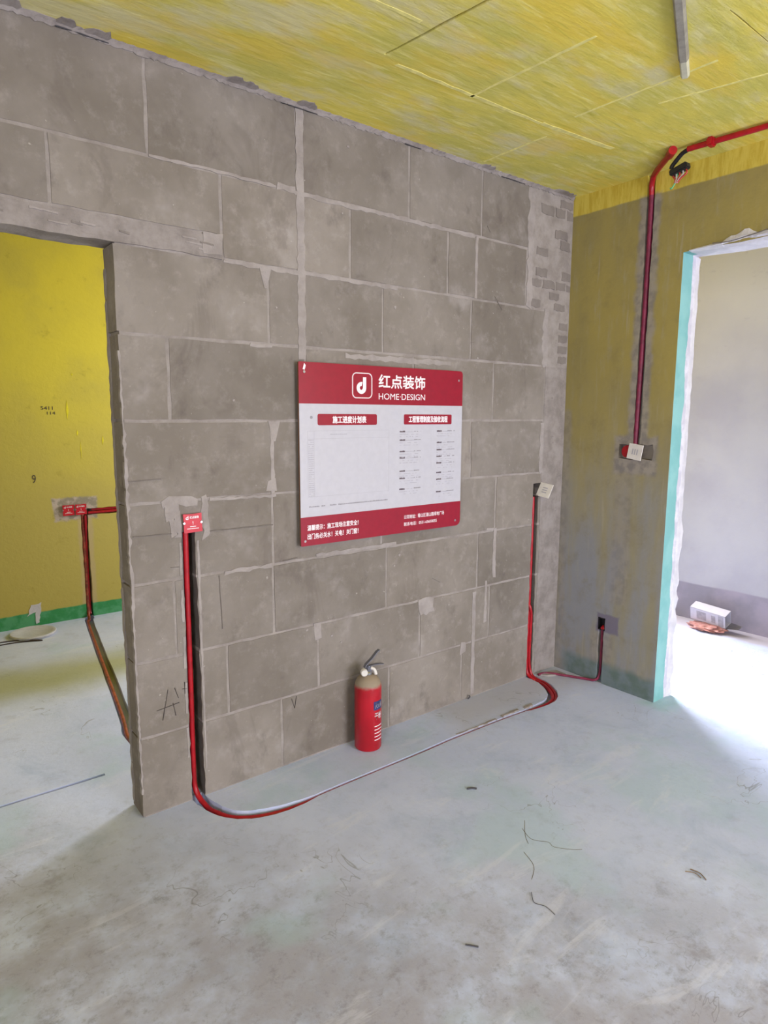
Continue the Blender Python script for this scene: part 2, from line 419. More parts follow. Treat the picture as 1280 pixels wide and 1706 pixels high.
def textmesh(name, body, u0, v0, u1, v1, mp, mat, parent, bold=0.0, ext=.0006, shear=0):
    c = bpy.data.curves.new(name, 'FONT'); c.body = body; c.size = 1; c.offset = 0; c.resolution_u = 3; c.extrude = 0.0
    c.shear = shear
    o = bpy.data.objects.new(name, c); COL.objects.link(o)
    dg = bpy.context.evaluated_depsgraph_get(); dg.update()
    me = bpy.data.meshes.new_from_object(o.evaluated_get(dg)); bpy.data.objects.remove(o)
    if not me.vertices: return None
    xs = [v.co.x for v in me.vertices]; ys = [v.co.y for v in me.vertices]
    a, b, c0, d = min(xs), max(xs), min(ys), max(ys)
    for v in me.vertices:
        u = u0+(v.co.x-a)/(b-a)*(u1-u0); w_ = v0+(v.co.y-c0)/(d-c0)*(v1-v0)
        v.co = mp(u, w_, 0)
    if bold:
        b2 = bmesh.new(); k_ = bold*(v1-v0)*1.1
        for dx, dy in ((0, 0), (k_, 0), (-k_, 0), (0, k_), (0, -k_), (k_*.7, k_*.7), (-k_*.7, -k_*.7)):
            m2 = me.copy()
            for v in m2.vertices: v.co += mp(u0+dx, v0+dy, 0)-mp(u0, v0, 0)+(mp(u0, v0, -.00003*(dx/k_+2*dy/k_))-mp(u0, v0, 0))
            b2.from_mesh(m2); bpy.data.meshes.remove(m2)
        b2.to_mesh(me); b2.free()
    me.name = name; me.materials.clear()
    return link(name, me, mat, parent)
XZ = lambda y: (lambda u, v, d: Vector((u, y+d, v)))          # faces -y, goes into +y
YZ = lambda x: (lambda u, v, d: Vector((x+d, u, v)))          # faces -x, goes into +x

# ------------------------------------------------------------------ chases and grooves
chase_a = rough(rect(-2.372, -.2, -2.316, 1.12), .03, .003)
chase_b = rough(rect(-.272, -.2, -.222, 1.12), .03, .0025)
hole_b = rough(rect(-.270, 1.10, -.196, 1.18), .03, .003)
WALLHOLES = [chase_a, chase_b, hole_b]
GD = .045
main_run = smoothpts([(-2.345, .03), (-2.34, -.04), (-2.296, -.174), (-2.20, -.25), (-2.05, -.284), (-1.85, -.282),
                      (-1.417, -.284), (-1.136, -.280), (-.785, -.289), (-.568, -.303), (-.430, -.300), (-.335, -.245),
                      (-.262, -.13), (-.247, -.03), (-.247, .03)], 5)
def run_w(p):
    if p.x > -.62: return .016+.013*min(1, (p.x+.62)/.25)
    if p.x < -1.95: return .010+.017*min(1, (-1.95-p.x)/.2)
    return .0085
g_main = band(main_run, [run_w(p) for p in main_run])
left_run = smoothpts([(-2.045, 2.90), (-2.05, 2.84), (-2.083, 2.72), (-2.215, 1.87), (-2.347, 1.013), (-2.40, .70), (-2.36, .50), (-2.2, .41), (-1.9, .40)], 5)
g_left = band(left_run, [.030]*len(left_run))
g_cross = band([(-4.9, .43), (-3.6, .43), (-3.0, .43), (-2.6, .425)], [.008]*4)

# ------------------------------------------------------------------ floor and ceiling
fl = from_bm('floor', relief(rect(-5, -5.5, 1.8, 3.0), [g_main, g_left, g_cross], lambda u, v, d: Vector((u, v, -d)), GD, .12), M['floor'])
struct(fl)
crack_a = rough([(-1.706, -.93), (-1.768, -.50), (-1.776, -.50), (-1.722, -.93), (-1.70, -2.2), (-1.685, -2.2)], .06, .002)
crack_b = rough(rect(-1.10, -1.359, -.70, -1.353), .06, .001)
ce = from_bm('ceiling', relief(rect(-5, -5.5, 1.8, 3.0), [crack_a, crack_b], lambda u, v, d: Vector((u, v, 2.8+d)), .02, .15), M['ceiling'])
struct(ce)
def ridge(a, b, wdt, h=.0012):
    d = (Vector(b)-Vector(a)); n = Vector((-d.y, d.x)).normalized()*wdt/2
    A = Vector(a); B = Vector(b)
    poly = rough([tuple(A+n), tuple(B+n), tuple(B-n), tuple(A-n)], .05, wdt*.18)
    flat('seam_ridge', poly, lambda u, v, dd: Vector((u, v, 2.8-h+dd)), h+.002, M['ridge'], ce)
for a, b, wd in (((-1.325, -.47), (-1.30, -1.02), .010), ((-.80, -.05), (-.798, -.43), .010), ((-.86, -.62), (-.84, -1.2), .008),
                 ((-1.70, -.475), (-.92, -.495), .014), ((-.92, -.495), (-.45, -.53), .020), ((-.70, -.90), (-.60, -1.3), .008),
                 ((-2.6, -.70), (-1.80, -.72), .010)):
    ridge(a, b, wd*1.25)

# ------------------------------------------------------------------ block wall
JX = -2.57
def W(u, v, d): return Vector((u, .0012+d, v))
outl = [(-5, 0), (-4.2, 0), (-4.2, 2.16), (JX+.006, 2.16), (JX+.006, 0), (0, 0), (0, 2.8), (-5, 2.8)]
wb = from_bm('wall_back', relief(outl, WALLHOLES, W, .08, .110), M['mortar']); struct(wb)
def block(x0, z0, x1, z1, mat='block', name='block', g=.006, proud=None, parent=None, amp=.0022):
    holes = [h for h in WALLHOLES if not (max(p[0] for p in h) < x0 or min(p[0] for p in h) > x1 or max(p[1] for p in h) < z0 or min(p[1] for p in h) > z1)]
    y = -random.uniform(0, .0018) if proud is None else -proud
    gl = 0 if abs(x0-JX) < .002 else g
    out = rough(rect(x0+gl, z0+g, x1-g, z1-g), .05, amp)
    return from_bm(name, relief(out, holes, XZ(y), .084, .118-y), M[mat], parent or wb)
rows = [(.0, .325, [JX, -1.95, -1.34, -.83, -.20]),
        (.325, .629, [JX, -2.20, -1.755, -1.14, -.62, -.20]),
        (.629, .936, [JX, -2.41, -1.979, -1.36, -.722, -.20]),
        (.936, 1.24, [JX, -1.975, -1.39, -.59, -.20]),
        (1.24, 1.543, [JX, -1.969, -1.38, -.795, -.202]),
        (1.543, 1.851, [JX, -2.395, -1.805, -1.20, -.633, -.20]),
        (1.851, 2.157, [JX, -1.973, -1.386, -.812, -.20]),
        (2.157, 2.465, [-5, -4.52, -3.94, -3.35, -2.76, -2.167, -1.569, -.983, -.395]),
        (2.465, 2.79, [-5, -4.83, -4.24, -3.64, -3.04, -2.435, -1.831, -1.235, -.753, -.345])]
for z0, z1, xs in rows:
    for a, b in zip(xs, xs[1:]):
        if z0 == 2.157 and b <= -2.16:
            block(a, 2.240, b, z1)
        else: block(a, z0, b, z1)
# column of bonded concrete at the corner, and small infill bricks above
block(-.20, 0, -.001, 1.851, 'lintel', 'corner_pier', .002, .001)
z = 2.162; k = 0
while z < 2.74:
    x = -.335-(.03 if z < 2.46 else 0) + (.05 if k % 2 else 0)
    while x < -.03:
        L = random.choice((.10, .11, .085))
        if random.random() < .5:
            x1 = min(x+L, -.006)
            hh = random.choice((.046, .05, .04))
            flat('brick', rough(rect(x, z+.004, x1, z+hh), .02, .0045), XZ(-.0005-random.uniform(0, .002)), .02, M['brick'], wb)
        x += L+.016
    z += .056; k += 1
for z in (1.87, 1.93, 1.99, 2.06, 2.11):
    for x in (-.185, -.09):
        if random.random() < .5:
            flat('brick', rough(rect(x, z, x+.08, z+.04), .02, .004), XZ(-.001), .02, M['brick'], wb)
# lintel over the left doorway
lt = from_bm('lintel', relief(rough(rect(-4.4, 2.156, -2.170, 2.236), .05, .003), [], XZ(-.005), 0, .123), M['lintel'], wb)
for i in range(13):   # trowel drags on the lintel
    x = random.uniform(-3.1, -2.25); z = random.uniform(2.17, 2.22); L = random.uniform(.02, .07)
    flat('mortar_drag', rough([(x, z), (x+L, z-.004), (x+L, z+.003), (x, z+.006)], .02, .0015), XZ(-.0070-.0001*i), .004, M['smear' if i % 3 else 'brick'], wb)
flat('mortar_smear', rough(rect(-2.245, 2.168, -2.165, 2.245), .02, .004), XZ(-.007), .01, M['smear'], wb)
# smears of mortar on the joints
def smear(x0, z0, x1, z1, amp=.006, y=-.0021):
    flat('mortar_smear', rough(rect(x0, z0, x1, z1), .025, amp), XZ(y-random.uniform(0, .0007)), .012, M['smear'], wb)
smear(-1.925, 2.458, -1.84, 2.482, .004)
smear(-1.836, 1.80, -1.800, 2.785, .004)
smear(-1.145, .555, -1.04, .63, .012)
smear(-.755, .02, -.73, .61, .003)
smear(-.845, .275, -.80, .335, .01)
smear(-2.16, 2.142, -1.30, 2.160, .004)
smear(-1.84, 2.452, -.80, 2.470, .004)
smear(-2.43, 2.462, -1.93, 2.472, .003)
smear(-.792, 2.16, -.775, 2.46, .003)
smear(-.39, 2.16, -.345, 2.78, .01, -.0018)
smear(-.235, 1.85, -.19, 2.16, .01)
smear(-2.06, 1.838, -1.96, 1.850, .003)
smear(-1.60, 1.815, -.95, 1.838, .006)
smear(-.225, 1.24, -.195, 1.53, .005)
smear(-.66, .42, -.64, .66, .004)
smear(-.66, .94, -.60, .955, .006)
smear(-.60, .67, -.578, .95, .004)
smear(-2.0, 1.25, -1.955, 1.30, .006); smear(-1.978, 1.24, -1.962, 1.54, .003)
smear(-2.20, .925, -1.99, .94, .006)
smear(-2.25, 1.228, -1.96, 1.240, .004)
smear(-1.775, .56, -1.74, .63, .007)
smear(-1.76, 1.0-.06, -1.30, .955, .004)
for (xx, zz_) in ((-1.985, 2.14), (-1.96, 1.53)):
    flat('mortar_smear', rough([(xx-.028, zz_+.012), (xx+.028, zz_+.012), (xx+.006, zz_-.07), (xx-.006, zz_-.07)], .05, .001), XZ(-.0031), .01, M['smear'], wb)
for i in range(26):     # small splashes
    x = random.uniform(-2.28, -.4); z = random.uniform(.2, 2.7); s = random.uniform(.003, .008)
    poly = [(x+s*math.cos(a)*random.uniform(.7, 1.3), z+s*math.sin(a)*random.uniform(.6, 1.2)) for a in [k*PI/4 for k in range(8)]]
    flat('mortar_splash', poly, XZ(-.0029), .01, M['smear'], wb)
# chipped corner of the door jamb
edge_pts = []
zz = .1
left = []; right = []
while zz < 1.80:
    w1 = random.uniform(.0015, .006)+(.006 if .85 < zz < 1.55 and random.random() < .5 else 0)
    left.append((JX-random.uniform(.000, .005), zz)); right.append((JX+w1, zz)); zz += random.uniform(.010, .022)
flat('chipped_edge', left+right[::-1], XZ(-.004), .02, M['smear'], wb)
left = []; right = []; zz = .02
while zz < 2.1:
    left.append((JX-random.uniform(.001, .006), zz)); right.append((JX+.006, zz)); zz += random.uniform(.015, .03)
flat('chipped_edge', left+right[::-1], XZ(.100), .02, M['smear'], wb)
# plaster patch round the red cover
hole = rect(-2.385, 1.10, -2.29, 1.21)
for (a, b, c, d) in ((-2.43, 1.17, -2.385, 1.24), (-2.445, 1.225, -2.30, 1.252), (-2.395, 1.09, -2.372, 1.20), (-2.288, 1.085, -2.262, 1.25), (-2.42, 1.105, -2.395, 1.17)):
    smear(a, b, c, d, .011, -.0022)
for zc in range(5):
    smear(-2.384, .95-zc*.19, -2.374, 1.08-zc*.19, .002, -.0021)
smear(-2.312, .12, -2.303, 1.08, .002, -.0021)
# pencil marks
def pline(a, b, wd=.0022, mat='chalkline', y=-.0034):
    A = Vector(a); B = Vector(b); n = Vector((-(B-A).y, (B-A).x)).normalized()*wd/2
    flat('pencil_line', rough([tuple(A+n), tuple(B+n), tuple(B-n), tuple(A-n)], .02, wd*.35), XZ(y), .008, M[mat], wb)
for a, b, wd in (((-2.555, 1.120), (-2.41, 1.116), .003), ((-2.255, 1.110), (-1.975, 1.108), .004), ((-2.565, 1.325), (-2.44, 1.328), .003),
                 ((-2.42, .985), (-2.385, .983), .003), ((-2.224, .925), (-2.217, .70), .003), ((-1.93, .945), (-1.86, .95), .004)):
    pline(a, b, wd)
for a, b in (((-2.50, .425), (-2.41, .435)), ((-2.435, .44), (-2.425, .385)), ((-2.452, .50), (-2.478, .38)), ((-2.425, .50), (-2.412, .455)),
             ((-2.385, .515), (-2.385, .465)), ((-2.395, .487), (-2.375, .485)), ((-1.90, .31), (-1.885, .26)), ((-1.875, .315), (-1.885, .26))):
    pline(a, b, .0014, 'pencil')
for i in range(4):   # scuffs
    x = random.uniform(-2.3, -.5); z = random.choice((random.uniform(.3, 1.0), random.uniform(1.9, 2.7))); L = random.uniform(.03, .09); a = random.uniform(-1.3, .3)
    pline((x, z), (x+L*math.cos(a), z+L*math.sin(a)), .0011)
# ragged mortar bead under the ceiling
bm = bmesh.new(); prev = None; x = -5.0
lump = 0
while x < .001:
    if random.random() < .035: lump = random.randint(4, 10)
    h = .013+random.uniform(0, .009); p = .005+random.uniform(0, .005)
    q = .012+random.uniform(0, .008)+(random.uniform(.014, .034) if lump > 0 else 0); lump -= 1
    cur = [bm.verts.new((x, .002, 2.802-h)), bm.verts.new((x, -p*.5, 2.80-h)), bm.verts.new((x, -p-.003, 2.80-h*.45)), bm.verts.new((x, -q, 2.7975)), bm.verts.new((x, -q, 2.803))]
    if prev:
        for i in range(4): bm.faces.new((prev[i], prev[i+1], cur[i+1], cur[i]))
    prev = cur; x += .0156 if x < -3.2 else .012
from_bm('mortar_bead', bm, M['lintel'], wb)
left = []; right = []; x = -4.9
while x < -.3:                      # dark strips painted for the shadowed crack below the bead, broken here and there
    L = random.uniform(.05, .22)
    zt = 2.781+random.uniform(-.002, .002)
    flat('joint_shade_strip', rough([(x, zt), (x+L, zt+.001), (x+L, zt+.003), (x, zt+.003)], .02, .0010), XZ(-.0085), .004, M['chip'], wb)
    x += L+random.uniform(.25, .9)

# ------------------------------------------------------------------ wall of the left room (seen through the doorway)
far_holes = [rough(rect(-2.062, -.1, -2.012, .83), .04, .003), rough(rect(-2.02, .803, -1.2, .853), .04, .003)]
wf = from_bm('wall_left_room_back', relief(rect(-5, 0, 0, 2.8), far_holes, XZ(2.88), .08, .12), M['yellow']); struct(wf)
textmesh('handwriting', '5411', -2.285, 1.60, -2.205, 1.626, XZ(2.8785), M['pencil'], wf, -.0)
textmesh('handwriting', '114', -2.245, 1.566, -2.19, 1.588, XZ(2.8785), M['pencil'], wf, -.0)
textmesh('handwriting', '9', -2.375, 1.07, -2.35, 1.13, XZ(2.8785), M['pencil'], wf)
for (x, z, L, wd) in ((-2.11, 1.60, .14, .012), (-2.05, 1.43, .05, .009), (-1.87, 1.37, .07, .007), (-2.03, 1.30, .13, .004), (-2.06, 1.86, .02, .006)):
    flat('paint_drip', rough([(x-wd/2, z), (x+wd*.2, z+L/2), (x+wd, z), (x, z-L/2)], .02, .0015), XZ(2.8785), .003, M['paintdrop'], wf)
flat('white_splash', rough([(-2.475, .085), (-2.44, .165), (-2.38, .17), (-2.385, .10), (-2.40, .02), (-2.42, .02), (-2.42, .11)], .02, .006), XZ(2.877), .005, M['white'], wf)

# ------------------------------------------------------------------ right wall with door opening
rh = [rough(rect(-.497, 1.40, -.455, 2.9), .03, .003), rough(rect(-.575, 1.335, -.372, 1.415), .03, .005),
      rough(rect(-.338, -.1, -.302, .34), .03, .003), rough(rect(-.345, .325, -.298, .40), .03, .002)]
DY, DZ = -.67, 2.38
ro = [(3.0, 0), (3.0, 2.8), (2.0, 2.8), (2.0, 2.4), (2.6, 2.4), (2.6, .9), (1.1, .9), (1.1, 2.4), (1.99, 2.4), (1.99, 2.8), (-5.5, 2.8), (-5.5, 0), (-1.62, 0), (-1.62, DZ)]
y = -1.62
ro += [(y0, DZ+random.uniform(-.004, .006)) for y0 in [-1.5+.08*i for i in range(10)]]
ro += [(DY, DZ), (DY, 0)]
wr = from_bm('wall_right', relief(ro, rh, YZ(0), .04, .16), M['right']); struct(wr)
# white ragged plaster on the door head and down the inner edge of the reveal
bm = bmesh.new(); prev = None; y = -.70
while y > -1.62:
    f = min(1, (-.70-y)/.2); lum = .005+.020*f*(1+.5*math.sin(y*31)+.25*math.sin(y*77+1))*(1.4 if y < -.84 else .5)
    cur = [bm.verts.new((.15, y, DZ-.012*f-.002)), bm.verts.new((.02, y, DZ-.010*f-.002)), bm.verts.new((-.004-.006*f, y, DZ+lum*.4)),
           bm.verts.new((-.003, y, DZ+lum)), bm.verts.new((.004, y, DZ+lum))]
    if prev:
        for i in range(4): bm.faces.new((prev[i], prev[i+1], cur[i+1], cur[i]))
    prev = cur; y -= .02
from_bm('plaster_lump', bm, M['white'], wr)
bm = bmesh.new(); prev = None; z = 0.0
while z < 2.38:
    p = .003+.008*(.5+.5*math.sin(z*37+2*math.sin(z*11)))*random.uniform(.5, 1)*(1.4 if z < 1.0 else .4)
    cur = [bm.verts.new((.125, DY+.002, z)), bm.verts.new((.14, DY-p*.6, z)), bm.verts.new((.162+p, DY-p, z)), bm.verts.new((.166+p, DY+.02, z))]
    if prev:
        for i in range(3): bm.faces.new((prev[i], prev[i+1], cur[i+1], cur[i]))
    prev = cur; z += .021
from_bm('plaster_lump', bm, M['white'], wr)
tag(tube('wire', [(-.014, -.82, 2.393), (-.015, -.90, 2.386), (-.016, -1.0, 2.396), (-.016, -1.12, 2.41), (-.014, -1.3, 2.402), (-.012, -1.5, 2.41)], .0025, M['chalkline'], None, 6),
    'thin grey wire stuck in the white plaster over the right doorway', 'wire')

# ------------------------------------------------------------------ outer shell, out of frame or beyond
def shell(name, polys, mp, thick, mat):
    o = from_bm(name, relief(polys[0], [], mp, 0, thick) if len(polys) == 1 else polys, mat); return struct(o)
def wall_open(name, outline, mp, thick, mat):
    return struct(from_bm(name, relief(outline, [], mp, 0, thick), mat))
wall_open('wall_right_room_back', [(0.16, 0), (.26, 0), (.26, 2.45), (1.60, 2.45), (1.60, .2), (.26, .2), (.26, 0), (1.66, 0), (1.66, 2.8), (.16, 2.8)] if False else
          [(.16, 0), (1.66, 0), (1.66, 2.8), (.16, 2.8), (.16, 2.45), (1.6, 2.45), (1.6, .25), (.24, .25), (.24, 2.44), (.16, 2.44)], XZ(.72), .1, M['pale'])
struct(box('wall_right_room_side', 1.66, -4.5, 0, 1.8, .82, 2.8, M['pale']))
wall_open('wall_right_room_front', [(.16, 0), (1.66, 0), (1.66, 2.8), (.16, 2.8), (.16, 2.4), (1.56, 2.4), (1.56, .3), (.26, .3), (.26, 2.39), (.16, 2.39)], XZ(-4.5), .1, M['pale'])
wall_open('wall_front', [(-5, 0), (0, 0), (0, 2.8), (-5, 2.8), (-5, 2.52), (-.1, 2.52), (-.1, .1), (-2.2, .1), (-2.2, 2.51), (-5, 2.51)], XZ(-5.5), .12, M['block'])
wall_open('wall_left', [(.004, 0), (-5.5, 0), (-5.5, 2.8), (.004, 2.8), (.004, 2.35), (-3.9, 2.35), (-3.9, .65), (-2.5, .65), (-2.5, 2.34), (.004, 2.34)], lambda u, v, d: Vector((-5-d, u, v)), .1, M['mortar'])  # window opening added to let the side fill in
wall_open('wall_left_room_side', [(.118, 0), (2.88, 0), (2.88, 2.8), (.118, 2.8)], lambda u, v, d: Vector((-5+(-d), u, v)), .1, M['yellow'])
def window(name, mp, u0, v0, u1, v1, n):
    fr = None
    bm = bmesh.new()
    parts = [(u0, v0, u1, v0+.05), (u0, v1-.05, u1, v1), (u0, v0, u0+.05, v1), (u1-.05, v0, u1, v1)]
    parts += [(u0+(u1-u0)*i/n-.02, v0, u0+(u1-u0)*i/n+.02, v1) for i in range(1, n)]
    for a, b, c, d in parts:
        lo = mp(a, b, .02); hi = mp(c, d, .07)
        box_bm(bm, min(lo.x, hi.x), min(lo.y, hi.y), lo.z, max(lo.x, hi.x), max(lo.y, hi.y), hi.z)
    struct(from_bm(name, bm, M['frame']))
window('window_1', XZ(-5.5), -2.2, .1, -.1, 2.51, 2)
window('window_2', XZ(.72), .24, .25, 1.6, 2.44, 2)
window('window_3', XZ(-4.5), .26, .3, 1.56, 2.39, 2)
window('added_side_window', lambda u, v, d: Vector((-5-d, u, v)), -3.9, .65, -2.5, 2.35, 2)  # unseen window added to go with the side fill lamp
window('window_4', YZ(.02), 1.1, .9, 2.6, 2.4, 2)

# ------------------------------------------------------------------ notice board
bd = thing('notice_board', 'red and white construction notice board nailed to the grey block wall', 'notice board', (-1.373, -.03, .999))
X0, X1, Z0, Z1, YF = -1.856, -.894, 1.002, 1.789, -.030
def rounded(x0, z0, x1, z1, r, n=5, rs=None):
    rs = rs or [r]*4; out = []
    for (cx, cz, a0, q) in ((x1-rs[0], z0+rs[0], -PI/2, rs[0]), (x1-rs[1], z1-rs[1], 0, rs[1]), (x0+rs[2], z1-rs[2], PI/2, rs[2]), (x0+rs[3], z0+rs[3], PI, rs[3])):
        out += [(cx+q*math.cos(a0+PI/2*i/n), cz+q*math.sin(a0+PI/2*i/n)) for i in range(n+1)]
    return out
rsb = [.030, .018, .006, .006]; HB = None
def P(name, poly, dy, mat, th=.0008, parent=None): return local(flat(name, poly, XZ(YF-dy), th, M[mat], parent or bd))
local(flat('board', rounded(X0, Z0, X1, Z1, 0, 6, rsb), XZ(YF), .010, M['edge'], bd))
P('white_panel', rect(X0+.0005, 1.129, X1-.0005, 1.616), .001, 'signwhite', .0012)
FB = P('footer_band', rounded(X0, Z0, X1, 1.129, 0, 6, [.030, .0005, .0005, .006]), .001, 'signred', .0012)
HB = P('header_band', rounded(X0, 1.616, X1, Z1, 0, 6, [.0005, .018, .006, .0005]), .001, 'signred', .0012)
T = lambda nm, s, a, b, c, d, mat='ink', bold=0, par=None: (lambda o: local(o) if o else None)(textmesh(nm, s, a, b, c, d, XZ(YF-.0018), M[mat], par or bd, bold))
# logo: rounded frame and the round letter
outer = rounded(-1.583, 1.642, -1.470, 1.757, .022); inner = rounded(-1.5775, 1.6475, -1.4755, 1.7515, .017)
def ringmesh(name, o_, i_, y, mat):
    bm = bmesh.new(); A = [bm.verts.new((p[0], y, p[1])) for p in o_]; B = [bm.verts.new((p[0], y, p[1])) for p in i_]; n = len(A)
    for k in range(n): bm.faces.new((A[k], A[(k+1) % n], B[(k+1) % n], B[k]))
    bmesh.ops.solidify(bm, geom=bm.faces[:], thickness=.0008)
    return local(from_bm(name, bm, M[mat], HB))
bm = bmesh.new(); mid = rounded(-1.580, 1.645, -1.473, 1.754, .020); tube_bm(bm, [(p[0], YF-.0014, p[1]) for p in mid+mid[:1]], .0026, 8, False); local(from_bm('logo_frame', bm, M['ink'], HB))
cx, cz, R1, R2 = -1.531, 1.689, .0265, .0085      # letter: ring cut at its top right, with a stem
arc = [PI/2*.85+(2*PI-PI/2*.85)*i/28 for i in range(29)]
pol = [(cx+R1*math.cos(a), cz+R1*math.sin(a)) for a in arc] + [(cx+R1, 1.737), (cx+R1-.018, 1.737), (cx+R1-.018, cz)]
inn = [(cx-.001+R2*math.cos(a), cz+R2*math.sin(a)) for a in reversed([arc[0]+(2*PI-arc[0])*i/16 for i in range(17)])]
P('logo_letter', pol+inn, .0018, 'ink', .0008, HB)
T('lettering', '红点装饰', -1.433, 1.692, -1.150, 1.752, bold=.022, par=HB)
T('lettering', 'HOME·DESIGN', -1.433, 1.640, -1.149, 1.668, bold=.004, par=HB)
TP1 = P('title_panel', rounded(-1.765, 1.524, -1.443, 1.573, .008), .0016, 'signred', .0008)
TP2 = P('title_panel', rounded(-1.281, 1.525, -.968, 1.573, .006), .0016, 'signred', .0008)
_YF = YF; YF = _YF-.0006
T('lettering', '施工进度计划表', -1.687, 1.533, -1.505, 1.564, bold=.03, par=TP1)
T('lettering', '工程管理制度及验收流程', -1.251, 1.535, -.998, 1.565, bold=.03, par=TP2)
YF = _YF
T('lettering', '温馨提示：施工现场注意安全！', -1.823, 1.069, -1.55, 1.093, bold=.02, par=FB)
T('lettering', '出门务必关水！关电！关门窗！', -1.823, 1.030, -1.55, 1.055, bold=.02, par=FB)
T('lettering', '公司地址：蜀山区潜山路绿地广场', -1.276, 1.068, -1.01, 1.088, bold=.012, par=FB)
T('lettering', '联系电话：0551-65650055', -1.276, 1.034, -1.06, 1.052, bold=.012, par=FB)
def dashes(x0, x1, z, h, mat, fill=.8, d=.010):
    bm = bmesh.new(); x = x0
    while x < x1:
        L = d*random.uniform(.5, 1.1)
        if random.random() < fill: box_bm(bm, x, YF-.0016, z, min(x+L, x1), YF-.0010, z+h*random.uniform(.7, 1))
        x += L+.0015
    o = from_bm('small_print', bm, M[mat], bd); o['kind'] = 'stuff'; return local(o)
for z in (1.492, 1.452, 1.398, 1.367, 1.304, 1.269, 1.217):
    dashes(-1.306, -1.272, z-.004, .008, 'blackink', 1, .007); dashes(-1.268, -1.21, z-.003, .003, 'greyink'); dashes(-1.215, -1.172, z-.002, .005, 'midink')
    for k in (1, 2): dashes(-1.306, -1.19, z-.011*k-.004, .003, 'greyink', .6)
for z in (1.492, 1.436, 1.400, 1.367, 1.334, 1.286, 1.252, 1.189):
    dashes(-1.067, -1.034, z-.004, .008, 'blackink', 1, .007); dashes(-1.03, -.99, z-.003, .003, 'greyink'); dashes(-.995, -.945, z-.002, .005, 'midink')
    for k in (1, 2): dashes(-1.067, -.96, z-.011*k-.004, .003, 'greyink', .5)
dashes(-1.813, -1.377, 1.170, .006, 'midink', .85)
for k in range(27): dashes(-1.812, -1.786, 1.46-k*.0093, .0035, 'greyink', .9)
dashes(-1.70, -1.61, 1.483, .004, 'greyink')
P('table_line', rect(-1.815, 1.4995, -1.372, 1.5005), .0012, 'greyink'); P('table_line', rect(-1.815, 1.466, -1.372, 1.467), .0012, 'greyink')
P('table_line', rect(-1.815, 1.215, -1.372, 1.216), .0012, 'greyink')
for x in (-1.816, -1.784, -1.372): P('table_line', rect(x, 1.215, x+.001, 1.50), .0012, 'greyink')
P('print_spot', rounded(-1.803, 1.552, -1.790, 1.564, .005), .0016, 'midink')
def nail(x, z):
    bm = bmesh.new(); tube_bm(bm, [(x, YF-.003, z), (x, YF-.0015, z), (x, YF-.0010, z), (x, .02, z)], [.0055, .006, .0025, .0025], 10, False)
    local(from_bm('nail', bm, M['steel'], bd, True))
nail(-1.829, 1.748); nail(-.922, 1.742); nail(-1.835, 1.024); nail(-.93, 1.03)
P('glue_mark', rough([(-1.836, 1.758), (-1.828, 1.782), (-1.820, 1.776), (-1.826, 1.755)], .01, .0015), .0016, 'ink')

# ------------------------------------------------------------------ fire extinguisher
EX, EY = -1.535, -.085
ex = thing('fire_extinguisher', 'red dusty fire extinguisher standing on the floor against the block wall', 'fire extinguisher', (EX, EY, 0))
R = .064
prof = [(R-.010, 0), (R-.003, .002), (R, .008), (R, .300), (R*.985, .312), (R*.93, .326), (R*.82, .340), (R*.66, .351), (R*.45, .358), (.020, .361)]
local(lathe('cylinder', prof, (EX, EY, 0), M['cyl'], ex, 48))
local(lathe('neck_collar', [(.018, .356), (.019, .360), (.019, .372), (.015, .376)], (EX, EY, 0), M['chrome'], ex, 20))
vb = bmesh.new()
box_bm(vb, EX-.014, EY-.012, .372, EX+.016, EY+.012, .402, .004)
tube_bm(vb, [(EX-.012, EY, .388), (EX-.034, EY-.010, .386)], .008, 12, False)
local(from_bm('valve_body', vb, M['lever'], ex, True))
# gauge cap facing the room, at the left of the valve
bm = bmesh.new(); g0 = Vector((EX-.038, EY-.022, .385)); gd = Vector((-.45, -.88, .05)).normalized()
tube_bm(bm, [g0-gd*.012, g0-gd*.010, g0+gd*.008, g0+gd*.012], [.014, .017, .017, .014], 20, False)
local(from_bm('pressure_gauge', bm, M['plate'], ex, True))
def bar(name, pts, wd, th, mat):
    bm = bmesh.new(); prev = None
    Pn = [Vector(p) for p in pts]
    for i, p in enumerate(Pn):
        t = (Pn[min(i+1, len(Pn)-1)]-Pn[max(i-1, 0)]).normalized(); s = Vector((0, 1, 0)); n = t.cross(s).normalized()
        cur = [bm.verts.new(p+s*a*wd/2+n*b*th/2) for a, b in ((-1, -1), (1, -1), (1, 1), (-1, 1))]
        if prev:
            for k in range(4): bm.faces.new((prev[k], prev[(k+1) % 4], cur[(k+1) % 4], cur[k]))
        else: bm.faces.new(cur)
        prev = cur
    bm.faces.new(prev[::-1])
    return local(from_bm(name, bm, M[mat], ex))
bar('squeeze_lever', [(EX-.020, EY, .398), (EX-.012, EY, .412), (EX+.020, EY, .432), (EX+.052, EY, .460), (EX+.066, EY, .466)], .016, .005, 'lever')
bar('carry_handle', [(EX-.006, EY, .400), (EX+.024, EY, .401), (EX+.060, EY, .398), (EX+.090, EY, .392)], .018, .0035, 'lever')
local(tube('safety_pin', [(EX-.006, EY-.020, .405), (EX-.006, EY+.018, .405)], .0028, M['chrome'], ex, 8, False))
local(tube('nozzle', [(EX+.012, EY-.008, .392), (EX+.022, EY-.018, .386), (EX+.026, EY-.024, .372), (EX+.027, EY-.026, .362)], .008, M['plate'], ex, 10))
